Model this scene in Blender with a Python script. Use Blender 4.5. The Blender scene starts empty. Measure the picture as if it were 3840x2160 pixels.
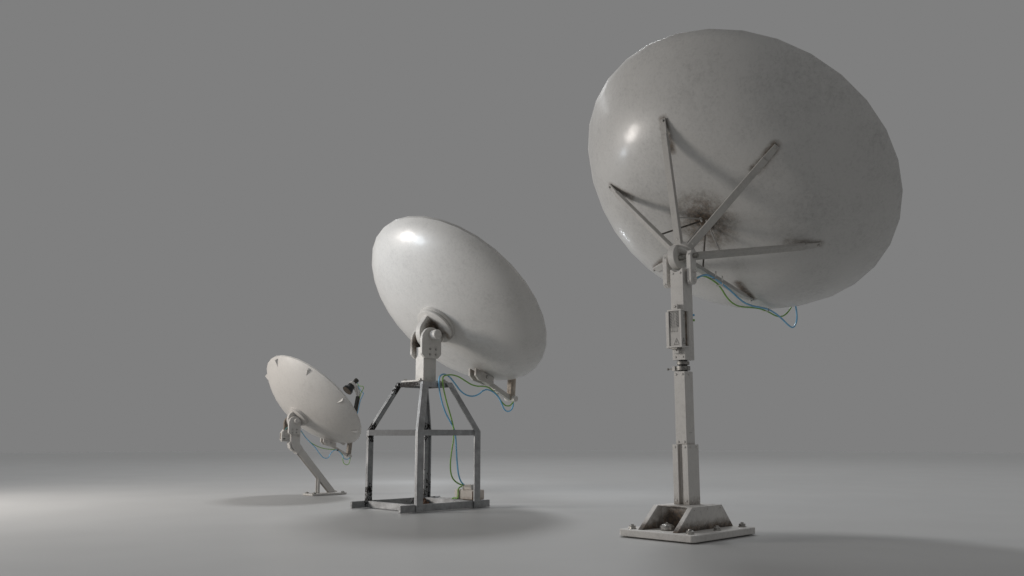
import bpy, bmesh, math, random
from mathutils import Vector, Matrix
random.seed(7)
scene = bpy.context.scene
COL = scene.collection
R = math.radians

# ------------------------------------------------------------------ materials
def nt_new(name):
    m = bpy.data.materials.new(name); m.use_nodes = True
    nt = m.node_tree; b = nt.nodes['Principled BSDF']
    return m, nt, b
def N(nt, t, **kw):
    n = nt.nodes.new(t)
    for k, v in kw.items():
        if k.startswith('i_'):
            key = k[2:]
            key = int(key) if key.isdigit() else key.replace('_', ' ')
            n.inputs[key].default_value = v
        else: setattr(n, k, v)
    return n
def math_n(nt, op, a, b=None, clamp=False):
    n = nt.nodes.new('ShaderNodeMath'); n.operation = op; n.use_clamp = clamp
    for i, x in enumerate((a, b)):
        if x is None: continue
        if isinstance(x, (int, float)): n.inputs[i].default_value = x
        else: nt.links.new(x, n.inputs[i])
    return n.outputs[0]
def ramp(nt, fac, lo, hi, a=0.0, b=1.0):
    n = nt.nodes.new('ShaderNodeMapRange'); n.interpolation_type = 'SMOOTHSTEP'
    n.inputs['From Min'].default_value = lo; n.inputs['From Max'].default_value = hi
    n.inputs['To Min'].default_value = a; n.inputs['To Max'].default_value = b
    nt.links.new(fac, n.inputs['Value']); return n.outputs['Result']
def mix(nt, fac, a, b):
    n = nt.nodes.new('ShaderNodeMix'); n.data_type = 'RGBA'
    if isinstance(fac, (int, float)): n.inputs['Factor'].default_value = fac
    else: nt.links.new(fac, n.inputs['Factor'])
    for k, x in (('A', a), ('B', b)):
        s = [i for i in n.inputs if i.name == k and i.type == 'RGBA'][0]
        if isinstance(x, tuple): s.default_value = (*x, 1)
        else: nt.links.new(x, s)
    return [o for o in n.outputs if o.type == 'RGBA'][0]
def noise(nt, co, scale, detail=6, rough=.6, dist=0):
    n = N(nt, 'ShaderNodeTexNoise', i_Scale=scale, i_Detail=detail, i_Roughness=rough, i_Distortion=dist)
    nt.links.new(co, n.inputs['Vector']); return n.outputs['Fac']

def paint(name, base=(.60, .585, .56), rough=.45, spots=(), lines=(), foot=None, streak=.12, grime=.25,
          rust=(.125, .082, .05), dark=(.035, .027, .02), coat=0, bump=.15, scale=1.0, patch=1.0):
    """weathered off-white paint. spots: (point, radius, strength) stains and painted shade; lines: (p0, p1, radius, strength);
    foot: (z0, z1, strength) grime creeping up from a foot."""
    m, nt, b = nt_new(name)
    tc = N(nt, 'ShaderNodeTexCoord'); co = tc.outputs['Object']
    sep = N(nt, 'ShaderNodeSeparateXYZ'); nt.links.new(co, sep.inputs[0])
    big = noise(nt, co, 1.6*scale, 5, .6)
    mid = noise(nt, co, 9*scale, 8, .7)
    fine = noise(nt, co, 60*scale, 6, .75)
    # soft scratches: a stretched noise
    mp = N(nt, 'ShaderNodeMapping'); mp.inputs['Scale'].default_value = (40*scale, 40*scale, 6*scale)
    nt.links.new(co, mp.inputs['Vector'])
    st = noise(nt, mp.outputs[0], 1.0, 5, .6, .3)
    lum = math_n(nt, 'MULTIPLY', ramp(nt, big, .38, .72), ramp(nt, mid, .35, .75))
    c = mix(nt, math_n(nt, 'MULTIPLY', lum, grime*patch), base, tuple(x*.55 for x in base))
    c = mix(nt, math_n(nt, 'MULTIPLY', ramp(nt, st, .52, .75), streak), c, tuple(x*.5 for x in base))
    c = mix(nt, math_n(nt, 'MULTIPLY', ramp(nt, fine, .5, .8), grime*.5), c, tuple(x*.45 for x in base))
    c = mix(nt, math_n(nt, 'MULTIPLY', ramp(nt, noise(nt, co, 3.1*scale, 8, .7), .55, .8), grime*.5), c, (base[0]*1.12, base[1]*1.12, base[2]*1.13))
    mot = noise(nt, co, 26*scale, 9, .72, .5)
    c = mix(nt, math_n(nt, 'MULTIPLY', math_n(nt, 'MULTIPLY', ramp(nt, mot, .44, .72), ramp(nt, big, .25, .6)), min(1, grime*.95)), c, tuple(x*.52 for x in base))
    mask = None
    def add(mask, v): return v if mask is None else math_n(nt, 'MAXIMUM', mask, v)
    for p, r, s in spots:
        d = N(nt, 'ShaderNodeVectorMath', operation='DISTANCE'); nt.links.new(co, d.inputs[0]); d.inputs[1].default_value = p
        v = math_n(nt, 'MULTIPLY', ramp(nt, math_n(nt, 'DIVIDE', d.outputs['Value'], r), 1.0, .05), s)
        mask = add(mask, v)
    for p0, p1, r, s in lines:
        p0 = Vector(p0); p1 = Vector(p1); dv = p1-p0
        sb = N(nt, 'ShaderNodeVectorMath', operation='SUBTRACT'); nt.links.new(co, sb.inputs[0]); sb.inputs[1].default_value = p0
        dt = N(nt, 'ShaderNodeVectorMath', operation='DOT_PRODUCT'); nt.links.new(sb.outputs[0], dt.inputs[0]); dt.inputs[1].default_value = dv/dv.length_squared
        t = math_n(nt, 'ADD', dt.outputs['Value'], 0, True)
        sc = N(nt, 'ShaderNodeVectorMath', operation='SCALE'); sc.inputs[0].default_value = dv; nt.links.new(t, sc.inputs['Scale'])
        ds = N(nt, 'ShaderNodeVectorMath', operation='DISTANCE'); nt.links.new(sb.outputs[0], ds.inputs[0]); nt.links.new(sc.outputs[0], ds.inputs[1])
        v = math_n(nt, 'MULTIPLY', ramp(nt, math_n(nt, 'DIVIDE', ds.outputs['Value'], r), 1.0, .05), s)
        mask = add(mask, v)
    if foot:
        z0, z1, s = foot
        v = math_n(nt, 'MULTIPLY', ramp(nt, sep.outputs['Z'], z1, z0), s)
        mask = add(mask, v)
    if mask is not None:
        c = mix(nt, math_n(nt, 'MULTIPLY', math_n(nt, 'MULTIPLY', ramp(nt, mask, .05, 1.0), ramp(nt, mid, .25, .6)), .55), c, (.27, .225, .18))
        n2 = math_n(nt, 'ADD', math_n(nt, 'MULTIPLY', mid, .55), math_n(nt, 'MULTIPLY', fine, .45))
        e = math_n(nt, 'ADD', mask, math_n(nt, 'MULTIPLY', math_n(nt, 'SUBTRACT', n2, .5), 2.1))
        e = math_n(nt, 'MULTIPLY', ramp(nt, e, .15, 1.35), ramp(nt, mask, 0.0, .45))
        rc = mix(nt, ramp(nt, noise(nt, co, 22*scale, 4, .6), .4, .62), dark, rust)
        c = mix(nt, math_n(nt, 'MULTIPLY', e, .92), c, rc)
    nt.links.new(c, b.inputs['Base Color'])
    rg = ramp(nt, mid, .3, .75, rough-.05, rough+.08)
    if mask is not None: rg = math_n(nt, 'ADD', rg, math_n(nt, 'MULTIPLY', e, .3), True)
    nt.links.new(rg, b.inputs['Roughness'])
    if coat:
        b.inputs['Coat Weight'].default_value = coat; b.inputs['Coat Roughness'].default_value = .17
    bp = N(nt, 'ShaderNodeBump', i_Strength=bump, i_Distance=.004)
    nt.links.new(math_n(nt, 'ADD', mid, fine), bp.inputs['Height']); nt.links.new(bp.outputs[0], b.inputs['Normal'])
    return m

def galvanised(name, base=(.42, .425, .43), rough=.52, burnt=(), metal=.7, worn=0.0):
    m, nt, b = nt_new(name)
    tc = N(nt, 'ShaderNodeTexCoord'); co = tc.outputs['Object']
    v = N(nt, 'ShaderNodeTexVoronoi', i_Scale=26.0); nt.links.new(co, v.inputs['Vector'])
    n1 = noise(nt, co, 5, 8, .65); n2 = noise(nt, co, 45, 5, .7)
    c = mix(nt, ramp(nt, n1, .3, .7), tuple(x*.62 for x in base), tuple(x*1.12 for x in base))
    sp = N(nt, 'ShaderNodeSeparateColor'); nt.links.new(v.outputs['Color'], sp.inputs[0])
    c = mix(nt, math_n(nt, 'MULTIPLY', ramp(nt, sp.outputs[0], .2, .9), .28), c, tuple(x*.6 for x in base))
    c = mix(nt, math_n(nt, 'MULTIPLY', ramp(nt, n2, .52, .8), .35), c, tuple(min(1, x*1.5) for x in base))
    mask = None
    for p, r, s in burnt:
        d = N(nt, 'ShaderNodeVectorMath', operation='DISTANCE'); nt.links.new(co, d.inputs[0]); d.inputs[1].default_value = p
        q = math_n(nt, 'MULTIPLY', ramp(nt, math_n(nt, 'DIVIDE', d.outputs['Value'], r), 1.0, .4), s)
        mask = q if mask is None else math_n(nt, 'MAXIMUM', mask, q)
    pits = math_n(nt, 'ADD', noise(nt, co, 24, 5, .6), 0)
    if worn or mask is not None:
        e = math_n(nt, 'ADD', math_n(nt, 'SUBTRACT', pits, .5), worn-.0)
        if mask is not None: e = math_n(nt, 'ADD', e, mask)
        e = ramp(nt, e, .2, .26)
        c = mix(nt, e, c, (.012, .009, .008))
    nt.links.new(c, b.inputs['Base Color'])
    b.inputs['Metallic'].default_value = metal
    nt.links.new(ramp(nt, n1, .3, .7, rough-.08, rough+.12), b.inputs['Roughness'])
    bp = N(nt, 'ShaderNodeBump', i_Strength=.25, i_Distance=.003); nt.links.new(n2, bp.inputs['Height']); nt.links.new(bp.outputs[0], b.inputs['Normal'])
    return m
def plain(name, col, rough=.5, metal=0, vary=.25, scale=12):
    m, nt, b = nt_new(name)
    tc = N(nt, 'ShaderNodeTexCoord'); n = noise(nt, tc.outputs['Object'], scale, 5, .6)
    nt.links.new(mix(nt, ramp(nt, n, .3, .7), tuple(x*(1-vary) for x in col), tuple(min(1, x*(1+vary)) for x in col)), b.inputs['Base Color'])
    b.inputs['Roughness'].default_value = rough; b.inputs['Metallic'].default_value = metal
    return m

WHITE = (.67, .652, .625)
M = {}
M['steel'] = plain('bolt_steel', (.42, .41, .39), .32, .9, .35, 40)
M['dullsteel'] = plain('washer_steel', (.30, .29, .27), .5, .7, .4, 30)
M['dark'] = plain('dark_rubber', (.025, .024, .022), .6)
M['ink'] = plain('printed_ink', (.02, .02, .02), .6)
M['wornink'] = plain('worn_ink', (.20, .195, .185), .7, 0, .5, 60)
M['blue'] = plain('blue_cable', (.20, .50, .76), .38, 0, .12, 5)
M['green'] = plain('green_cable', (.24, .46, .09), .38, 0, .12, 5)
M['feed_black'] = plain('feed_black', (.02, .021, .022), .28, .2, .3, 20)
M['feed_brown'] = plain('feed_cap_brown', (.10, .07, .045), .45, .1, .35, 15)
M['grime_black'] = plain('dirty_black_tube', (.035, .032, .025), .5, .1, .4, 10)
M['pipe_blue'] = M['blue']
M['dark_rod'] = plain('dark_rod', (.10, .09, .078), .6, .1, .4, 20)
M['rusty'] = plain('rusty_iron', (.12, .065, .04), .8, .2, .5, 30)

# ------------------------------------------------------------------ geometry helpers
def bm_new(): return bmesh.new()
def add_box(bm, u0, u1, v0, v1, z0, z1, mat=None):
    vs = [bm.verts.new(p) for p in ((u0,v0,z0),(u1,v0,z0),(u1,v1,z0),(u0,v1,z0),(u0,v0,z1),(u1,v0,z1),(u1,v1,z1),(u0,v1,z1))]
    if mat is not None:
        for v in vs: v.co = mat @ v.co
    for f in ((0,3,2,1),(4,5,6,7),(0,1,5,4),(1,2,6,5),(2,3,7,6),(3,0,4,7)): bm.faces.new([vs[i] for i in f])
def add_prism(bm, pts, a0, a1, axis='u'):
    """pts polygon in the plane across axis, extruded a0..a1"""
    def P(p, a):
        return (a, p[0], p[1]) if axis == 'u' else ((p[0], a, p[1]) if axis == 'v' else (p[0], p[1], a))
    A = [bm.verts.new(P(p, a0)) for p in pts]; B = [bm.verts.new(P(p, a1)) for p in pts]
    bm.faces.new(A); bm.faces.new(B[::-1])
    n = len(pts)
    for i in range(n): bm.faces.new([A[i], B[i], B[(i+1) % n], A[(i+1) % n]])
def frame_of(d):
    d = Vector(d).normalized()
    h = Vector((0, 0, 1)) if abs(d.z) < .9 else Vector((1, 0, 0))
    x = h.cross(d).normalized(); return x, d.cross(x), d
def add_lathe(bm, p, d, prof, n=24, capped=True, phase=0.0):
    """prof: list of (along, radius) from p along d"""
    x, y, z = frame_of(d); p = Vector(p); rings = []
    for a, r in prof:
        rings.append([bm.verts.new(p+z*a+(x*math.cos(phase+2*math.pi*i/n)+y*math.sin(phase+2*math.pi*i/n))*r) for i in range(n)])
    for r0, r1 in zip(rings, rings[1:]):
        for i in range(n): bm.faces.new([r0[i], r0[(i+1) % n], r1[(i+1) % n], r1[i]])
    if capped:
        bm.faces.new(rings[0][::-1]); bm.faces.new(rings[-1])
def catmull(pts, k=6):
    P = [Vector(p) for p in pts]; out = []
    P = [P[0]*2-P[1]] + P + [P[-1]*2-P[-2]]
    for i in range(1, len(P)-2):
        a, b, c, d = P[i-1:i+3]
        for j in range(k):
            t = j/k
            out.append(.5*((2*b)+(c-a)*t+(2*a-5*b+4*c-d)*t*t+(3*b-a-3*c+d)*t**3))
    out.append(P[-2]); return out
def smooth_pts(P, it=1):
    P = [Vector(p) for p in P]
    for _ in range(it):
        P = [P[0]]+[(P[i-1]+P[i]*2+P[i+1])/4 for i in range(1, len(P)-1)]+[P[-1]]
    return P
def add_tube(bm, pts, r, n=8, k=5, sm=1):
    C = catmull(smooth_pts(pts, sm), k); rings = []
    up = Vector((1, 0, .3)).normalized()
    for i, p in enumerate(C):
        t = (C[min(i+1, len(C)-1)]-C[max(i-1, 0)]).normalized()
        up = (up-t*up.dot(t)).normalized(); s = t.cross(up)
        rings.append([bm.verts.new(p+(up*math.cos(2*math.pi*j/n)+s*math.sin(2*math.pi*j/n))*r) for j in range(n)])
    for a, b in zip(rings, rings[1:]):
        for j in range(n): bm.faces.new([a[j], a[(j+1) % n], b[(j+1) % n], b[j]])
    bm.faces.new(rings[0][::-1]); bm.faces.new(rings[-1])
def add_bar(bm, p0, p1, w, h, side, w1=None, h1=None):
    """rectangular bar from p0 to p1; w along side vector, h across"""
    p0 = Vector(p0); p1 = Vector(p1); d = (p1-p0).normalized(); s = Vector(side); s = (s-d*s.dot(d)).normalized(); t = d.cross(s)
    w1 = w if w1 is None else w1; h1 = h if h1 is None else h1
    A = [bm.verts.new(p0+s*a*w/2+t*b*h/2) for a, b in ((-1,-1),(1,-1),(1,1),(-1,1))]
    B = [bm.verts.new(p1+s*a*w1/2+t*b*h1/2) for a, b in ((-1,-1),(1,-1),(1,1),(-1,1))]
    bm.faces.new(A[::-1]); bm.faces.new(B)
    for i in range(4): bm.faces.new([A[i], A[(i+1) % 4], B[(i+1) % 4], B[i]])

class Site:
    def __init__(s, name, near, centre, label):
        s.c = Vector((centre[0], centre[1], 0))
        s.root = bpy.data.objects.new(name, None); COL.objects.link(s.root)
        s.root.empty_display_size = .3
        k = math.sqrt(.5)
        s.root.location = (near[0]+k*centre[0]+k*centre[1], near[1]-k*centre[0]+k*centre[1], 0)
        s.root.rotation_euler = (0, 0, R(-45))
        s.root['label'] = label; s.root['category'] = 'satellite dish'; s.root['group'] = 'satellite dishes on stands'
    def part(s, name, bm, mat, parent=None, bevel=0, smooth=False, label=None, seg=1):
        bmesh.ops.remove_doubles(bm, verts=bm.verts, dist=1e-6)
        bmesh.ops.recalc_face_normals(bm, faces=bm.faces)
        if bevel:
            ed = [e for e in bm.edges if len(e.link_faces) == 2 and e.calc_face_angle() > R(28)]
            bmesh.ops.bevel(bm, geom=ed, offset=bevel, segments=seg, profile=.6, affect='EDGES', clamp_overlap=True)
        bmesh.ops.translate(bm, verts=bm.verts, vec=-s.c)
        me = bpy.data.meshes.new(name); bm.to_mesh(me); bm.free()
        if smooth:
            for p in me.polygons: p.use_smooth = True
            me.set_sharp_from_angle(angle=R(38))
        o = bpy.data.objects.new(name, me); COL.objects.link(o)
        me.materials.append(mat); o.parent = parent if parent else s.root
        if label: o['label'] = label
        return o
    def pt(s, p): return tuple(Vector(p)-s.c)       # point in the coordinates the materials see
    def bolt(s, p, d, r=.02, h=.014, parent=None, washer=True, stud=True, mat=None, name='bolt'):
        bm = bm_new()
        ph = random.random()
        if washer: add_lathe(bm, p, d, [(0, r*1.15), (h*.25, r*1.15)], 16)
        add_lathe(bm, Vector(p)+Vector(d).normalized()*(h*.25 if washer else 0), d, [(0, r), (h*.8, r), (h, r*.82)], 6, phase=ph)
        if stud: add_lathe(bm, Vector(p)+Vector(d).normalized()*h*1.2, d, [(0, r*.45), (h*.5, r*.45)], 10)
        return s.part(name, bm, mat or M['steel'], parent)

A_EL = R(44.2)
AX = Vector((0, math.cos(A_EL), math.sin(A_EL)))        # dish axis in local u, v, z
E1 = Vector((1, 0, 0)); E2 = Vector((0, -math.sin(A_EL), math.cos(A_EL)))

def dish_shell(site, V, Rr, prof, lip, thick, mat, n=32, parent=None, inner_off=.012):
    """one shell: convex back, lip, concave front"""
    V = Vector(V); bm = bm_new()
    S = [0, .03, .08, .16, .25, .35, .45, .55, .65, .74, .82, .88, .93, .97, 1.0]
    def ring(s, off, rr=0):
        z = prof(s)*Rr+off
        return [bm.verts.new(V+AX*z+(E1*math.cos(2*math.pi*(i+.5)/n)+E2*math.sin(2*math.pi*(i+.5)/n))*(s*Rr+rr)) for i in range(n)]
    def join(a, b):
        for i in range(n): bm.faces.new([a[i], a[(i+1) % n], b[(i+1) % n], b[i]])
    c = bm.verts.new(V); prev = ring(S[1], 0)
    for i in range(n): bm.faces.new([c, prev[(i+1) % n], prev[i]])
    for s in S[2:]:
        r = ring(s, 0); join(prev, r); prev = r
    r = ring(1, lip); join(prev, r); prev = r
    r = ring(1, lip, -thick); join(prev, r); prev = r
    for s in reversed(S[1:-1]):
        r = ring(s, inner_off); join(prev, r); prev = r
    c2 = bm.verts.new(V+AX*inner_off)
    for i in range(n): bm.faces.new([c2, prev[i], prev[(i+1) % n]])
    o = site.part('dish_reflector', bm, mat, parent, smooth=True)
    o.data.set_sharp_from_angle(angle=R(34))
    return o

def on_dish(V, Rr, prof, s, ang, off=0):
    """point on the back surface, ang about the axis; off = outward lift"""
    p = Vector(V)+AX*(prof(s)*Rr-off)+(E1*math.cos(ang)+E2*math.sin(ang))*(s*Rr)
    return p

# =================================================================== LARGE DISH
L = Site('satellite_dish', (1.986, 9.954), (-.515, .67),
         'largest satellite dish, on a tall square post with caution box and bolted base plate')
RL = 2.2295; VL = Vector((-.575, 1.36, 3.957)); 
def profL(s): return .4504*abs(s)**3.86
HL = VL-AX*.72                         # hub centre on the axis
tipA = 1.5631
tips = [on_dish(VL, RL, profL, .6507, tipA-k*math.pi/3) for k in range(6)]
m_base = paint('paint_base_plate', WHITE, .5, grime=.45, bump=.3, spots=[(L.pt((-.53, .40, .09)), .36, .7)])
m_foot = paint('paint_pedestal', WHITE, .5, foot=(.06, .28, 1.3), grime=.4, spots=[(L.pt((-.55, .45, .16)), .34, 1.7)], bump=.25)
m_post = paint('paint_lower_post', WHITE, .5, foot=(.33, .56, .62), grime=.35, lines=[(L.pt((-.565, .67, .36)), L.pt((-.565, .67, 1.06)), .055, 1.2)])
m_mid = paint('paint_post', WHITE, .5, grime=.35, foot=(1.05, 1.13, .5))
m_up = paint('paint_upper_post', WHITE, .48, grime=.35)
m_box = paint('paint_cabinet', (.56, .545, .52), .5, grime=.4, lines=[(L.pt((-.44, .66, 2.24)), L.pt((-.44, .66, 2.68)), .045, 1.3)])
m_cab = paint('paint_cabinet_frame', WHITE, .45, grime=.35)
m_lug = paint('paint_hub', WHITE, .5, grime=.4, spots=[(L.pt(HL), .16, .75)])
m_strut = paint('paint_strut', (.50, .485, .46), .48, grime=.45)
m_clev = paint('paint_clevis', WHITE, .5, grime=.35)

spots = [(L.pt(VL), .78, 1.0), (L.pt(VL), .28, 1.9)]
lines = []
for k in range(6):
    q = Vector(tips[k]); inn = on_dish(VL, RL, profL, .42, tipA-k*math.pi/3)
    s = (.9, .95, .6, .95, .9, .8)[k]
    side = (E1*math.cos(tipA-k*math.pi/3+math.pi/2)+E2*math.sin(tipA-k*math.pi/3+math.pi/2))
    lines.append((L.pt(q+side*.01), L.pt(inn*.7+q*.3), .13, s*1.05))
m_dishL = paint('paint_large_dish', (.60, .592, .575), .42, spots=spots, lines=lines, grime=.42, streak=.10, coat=.26, bump=.1, patch=.9)
dish_shell(L, VL, RL, profL, .006, .02, m_dishL)

# base plate with chamfered corners
def chamfer_rect(u0, u1, v0, v1, c): return [(u0+c,v0),(u1-c,v0),(u1,v0+c),(u1,v1-c),(u1-c,v1),(u0+c,v1),(u0,v1-c),(u0,v0+c)]
bm = bm_new(); add_prism(bm, chamfer_rect(-1.045, .004, 0, 1.345, .035), .012, .09, 'z')
plate = L.part('base_plate', bm, m_base, bevel=.007)
bm = bm_new(); add_prism(bm, chamfer_rect(-.99, -.05, .06, 1.285, .03), 0, .012, 'z')
L.part('dark_gap_slab', bm, M['dark'], plate)  # dark slab added under the plate to stand for its shaded gap
for u in (-.925, -.125):
    for v in (.125, .68, 1.235):
        L.bolt((u, v, .09), (0, 0, 1), .042, .032, plate)
for v in (.285, 1.06):
    bm = bm_new()
    add_lathe(bm, (-.545, v, .09), (0, 0, 1), [(0, .08), (.012, .088), (.02, .088), (.045, .088), (.066, .062)], 8, phase=.4)
    add_lathe(bm, (-.545, v, .156), (0, 0, 1), [(0, .032), (.01, .032)], 8); add_lathe(bm, (-.545, v, .166), (0, 0, 1), [(0, .014), (.014, .014)], 8)
    L.part('anchor_nut', bm, M['steel'], plate, bevel=.003)
# pedestal: two trapezoid cheeks, a web and a top slab
ped = bm_new()
for a0, a1 in ((-.338, -.272), (-.822, -.756)):
    add_prism(ped, [(.09, .09), (1.275, .09), (1.04, .355), (.41, .355)], a0, a1)
pedestal = L.part('pedestal', ped, m_foot, bevel=.004)
bm = bm_new(); add_box(bm, -.754, -.34, .485, .97, .09, .345); L.part('core', bm, m_foot, pedestal)
bm = bm_new(); add_box(bm, -.752, -.342, .43, 1.02, .345, .357); L.part('top_plate', bm, m_foot, pedestal, bevel=.003)
for v, z in ((.45, .325), (.72, .325), (1.0, .325)):
    L.bolt((-.272, v, z), (1, 0, 0), .012, .008, pedestal, stud=False, mat=m_clev, name='rivet')
# lower post: a C-profile sleeve with a slot facing left
lp = bm_new()
z0, z1 = .357, 1.068
add_prism(lp, [(-.688,.641),(-.61,.641),(-.61,.69),(-.552,.69),(-.552,.641),(-.469,.641),(-.469,.88),(-.688,.88)], z0, z1, 'z')
lower = L.part('lower_post', lp, m_post, bevel=.003)
for z in (.405, 1.035):
    for u in (-.65, -.51): L.bolt((u, .641, z), (0, -1, 0), .012, .007, lower, stud=False, mat=m_clev, name='rivet')
    for v in (.70, .83): L.bolt((-.469, v, z), (1, 0, 0), .011, .007, lower, stud=False, mat=m_clev, name='rivet')
bm = bm_new(); add_box(bm, -.652, -.494, .668, .845, 1.068, 1.952)
mid = L.part('middle_post', bm, m_mid, bevel=.004)
for z, us in ((1.10, (-.617, -.53)), (1.915, (-.622, -.53))):
    for u in us: L.bolt((u, .668, z), (0, -1, 0), .014, .008, mid, stud=False, mat=m_clev, name='rivet')
L.bolt((-.494, .76, 1.915), (1, 0, 0), .014, .008, mid, stud=False, mat=m_clev, name='rivet')
bm = bm_new()
for z in (1.21,): add_box(bm, -.494, -.4925, .72, .79, z-.0015, z+.0015)

L.part('scratched_mark', bm, M['wornink'], mid)
# swivel: two steel collars and a clamp screw
cx, cy = -.572, .757
bm = bm_new(); add_lathe(bm, (cx, cy, 1.952), (0, 0, 1), [(0, .052), (.138, .052)], 24); swivel = L.part('swivel_shaft', bm, M['dark'], smooth=True)
for z, r, h in ((1.966, .086, .052), (2.036, .078, .040)):
    bm = bm_new(); add_lathe(bm, (cx, cy, z), (0, 0, 1), [(0, r), (h, r)], 28); L.part('collar', bm, M['dullsteel'], swivel, bevel=.003, smooth=True)
bm = bm_new(); add_box(bm, -.70, -.655, .70, .79, 1.962, 2.022); cl = L.part('clamp_block', bm, m_clev, swivel, bevel=.003)
bm = bm_new(); add_lathe(bm, (-.70, .745, 1.99), (-1, 0, 0), [(0, .012), (.03, .012), (.03, .007), (.085, .007), (.085, .015), (.095, .015)], 12); L.part('clamp_screw', bm, M['dullsteel'], cl, smooth=True)
# upper post with a scalloped head
arc = [(-.555+ .075*math.cos(t), 3.245+.055*math.sin(t)) for t in [math.pi+math.pi*i/10 for i in range(11)]]
pts = [(-.648, 2.09), (-.462, 2.09), (-.462, 3.224), (-.48, 3.224)] + [p for p in reversed(arc) if p[1] < 3.222] + [(-.63, 3.224), (-.648, 3.224)]
bm = bm_new(); add_prism(bm, pts, .645, .845, 'v')
upper = L.part('upper_post', bm, m_up, bevel=.003)
for u, z in ((-.61, 3.17), (-.50, 3.17), (-.605, 2.125), (-.497, 2.125)):
    L.bolt((u, .645, z), (0, -1, 0), .013, .008, upper, stud=False, mat=m_clev, name='rivet')
# cabinet on the post with caution label
bu0, bu1, bv0, bv1, bz0, bz1 = -.632, -.435, .535, .72, 2.236, 2.702
bm = bm_new(); add_box(bm, bu0+.014, bu1-.012, bv0+.012, bv1, bz0+.02, bz1-.02)
cab = L.part('control_cabinet', bm, m_box)
fr = bm_new(); t = .018
for a, b, c, d in ((bu0, bu1, bz1-t, bz1), (bu0, bu1, bz0, bz0+t)): add_box(fr, a, b, bv0, bv1, c, d)
for u in (bu0, bu1-t): add_box(fr, u, u+t, bv0, bv0+t, bz0+t, bz1-t)
add_box(fr, bu1-t, bu1, bv1-t, bv1, bz0+t, bz1-t); add_box(fr, bu0, bu0+t, bv1-t, bv1, bz0+t, bz1-t)
L.part('cabinet_frame', fr, m_cab, cab)
bm = bm_new(); add_box(bm, bu0-.042, bu0-.008, bv0+.022, bv1-.02, bz0-.004, bz1-.022); add_box(bm, bu0-.008, bu0, bv0+.05, bv1-.03, bz0+.02, bz1-.05)
L.part('cabinet_door', bm, m_cab, cab, bevel=.006)
for z in (2.702, 2.165):
    bm = bm_new()
    add_box(bm, -.60, -.525, .60, .645, z, z+.072); br = L.part('mounting_tab', bm, m_up, cab, bevel=.003)
    L.bolt((-.563, .60, z+.045), (0, -1, 0), .015, .012, br, washer=False, stud=False)
bm = bm_new(); add_box(bm, -.60, -.51, .55, .645, 2.215, 2.236); L.part('latch', bm, M['dullsteel'], cab, bevel=.004)
fv = bv0+.012                                            # recessed face
def strip(bm, u0, z0, u1, z1, w, v):                      # thin inked line on a v-plane
    d = Vector((u1-u0, 0, z1-z0)).normalized(); n = Vector((-d.z, 0, d.x))*w/2
    a = Vector((u0, 0, z0)); b = Vector((u1, 0, z1))
    vs = [bm.verts.new(Vector((p.x, v, p.z))) for p in (a-n, b-n, b+n, a+n)]
    bm.faces.new(vs)
def poly_v(bm, pts, v): bm.faces.new([bm.verts.new((p[0], v, p[1])) for p in pts])
lab = bm_new(); v_ = fv-.0015
lu0, lu1, lz0, lz1 = -.606, -.478, 2.484, 2.676
# rectangle outline
for a in ((lu0, lz0, lu1, lz0), (lu0, lz1, lu1, lz1), (lu0, lz0, lu0, lz1), (lu1, lz0, lu1, lz1)): strip(lab, *a, .005, v_)
def clip_stripe(c0, c1, za, zb, zlo, zhi):
    # parallelogram falling to the right, clipped in z by simple clamping polygons
    poly = [(c0, za+.0), (c1, zb), (c1, zb-.017), (c0, za-.017)]
    def cl(P, lim, keep):
        out = []
        for i in range(len(P)):
            p, q = P[i], P[(i+1) % len(P)]; ip, iq = keep(p[1], lim), keep(q[1], lim)
            if ip: out.append(p)
            if ip != iq:
                t = (lim-p[1])/(q[1]-p[1]); out.append((p[0]+(q[0]-p[0])*t, lim))
        return out
    poly = cl(poly, zhi, lambda z, l: z <= l)
    if len(poly) > 2: poly = cl(poly, zlo, lambda z, l: z >= l)
    return poly
for c0, c1 in ((lu0+.006, lu0+.042), (lu1-.042, lu1-.006)):
    z = lz1+.03
    while z > lz0-.02:
        P = clip_stripe(c0, c1, z, z-.036, lz0+.007, lz1-.007)
        if len(P) > 2: poly_v(lab, P, v_)
        z -= .034
# high voltage triangle with its bolt
def triangle(bm, cu, cz, w, h, fn):
    P = [(cu-w/2, cz-h/2), (cu+w/2, cz-h/2), (cu, cz+h/2)]
    for i in range(3): fn(bm, P[i][0], P[i][1], P[(i+1) % 3][0], P[(i+1) % 3][1], .004)
    k = h
    Z = [(cu+.04*k, cz+.12*k), (cu-.09*k, cz-.10*k), (cu+.05*k, cz-.06*k), (cu-.02*k, cz-.34*k)]
    for i in range(3): fn(bm, Z[i][0], Z[i][1], Z[i+1][0], Z[i+1][1], .004)
L.part('warning_print', lab, M['ink'], cab)
tri = bm_new(); triangle(tri, -.512, 2.308, .072, .075, lambda b, *a: strip(b, a[0], a[1], a[2], a[3], a[4], v_))
L.part('high_voltage_symbol', tri, M['ink'], cab)
sw = bm_new()
for cu in (-.583, -.546, -.505):
    for a in ((cu-.012, 2.47, cu+.012, 2.47), (cu-.012, 2.425, cu-.012, 2.47), (cu+.012, 2.425, cu+.012, 2.47)): strip(sw, *a, .003, v_)
    poly_v(sw, [(cu-.002, 2.427), (cu+.013, 2.427), (cu+.013, 2.436), (cu-.002, 2.438)], v_)
L.part('worn_switch_print', sw, M['wornink'], cab)
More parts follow.
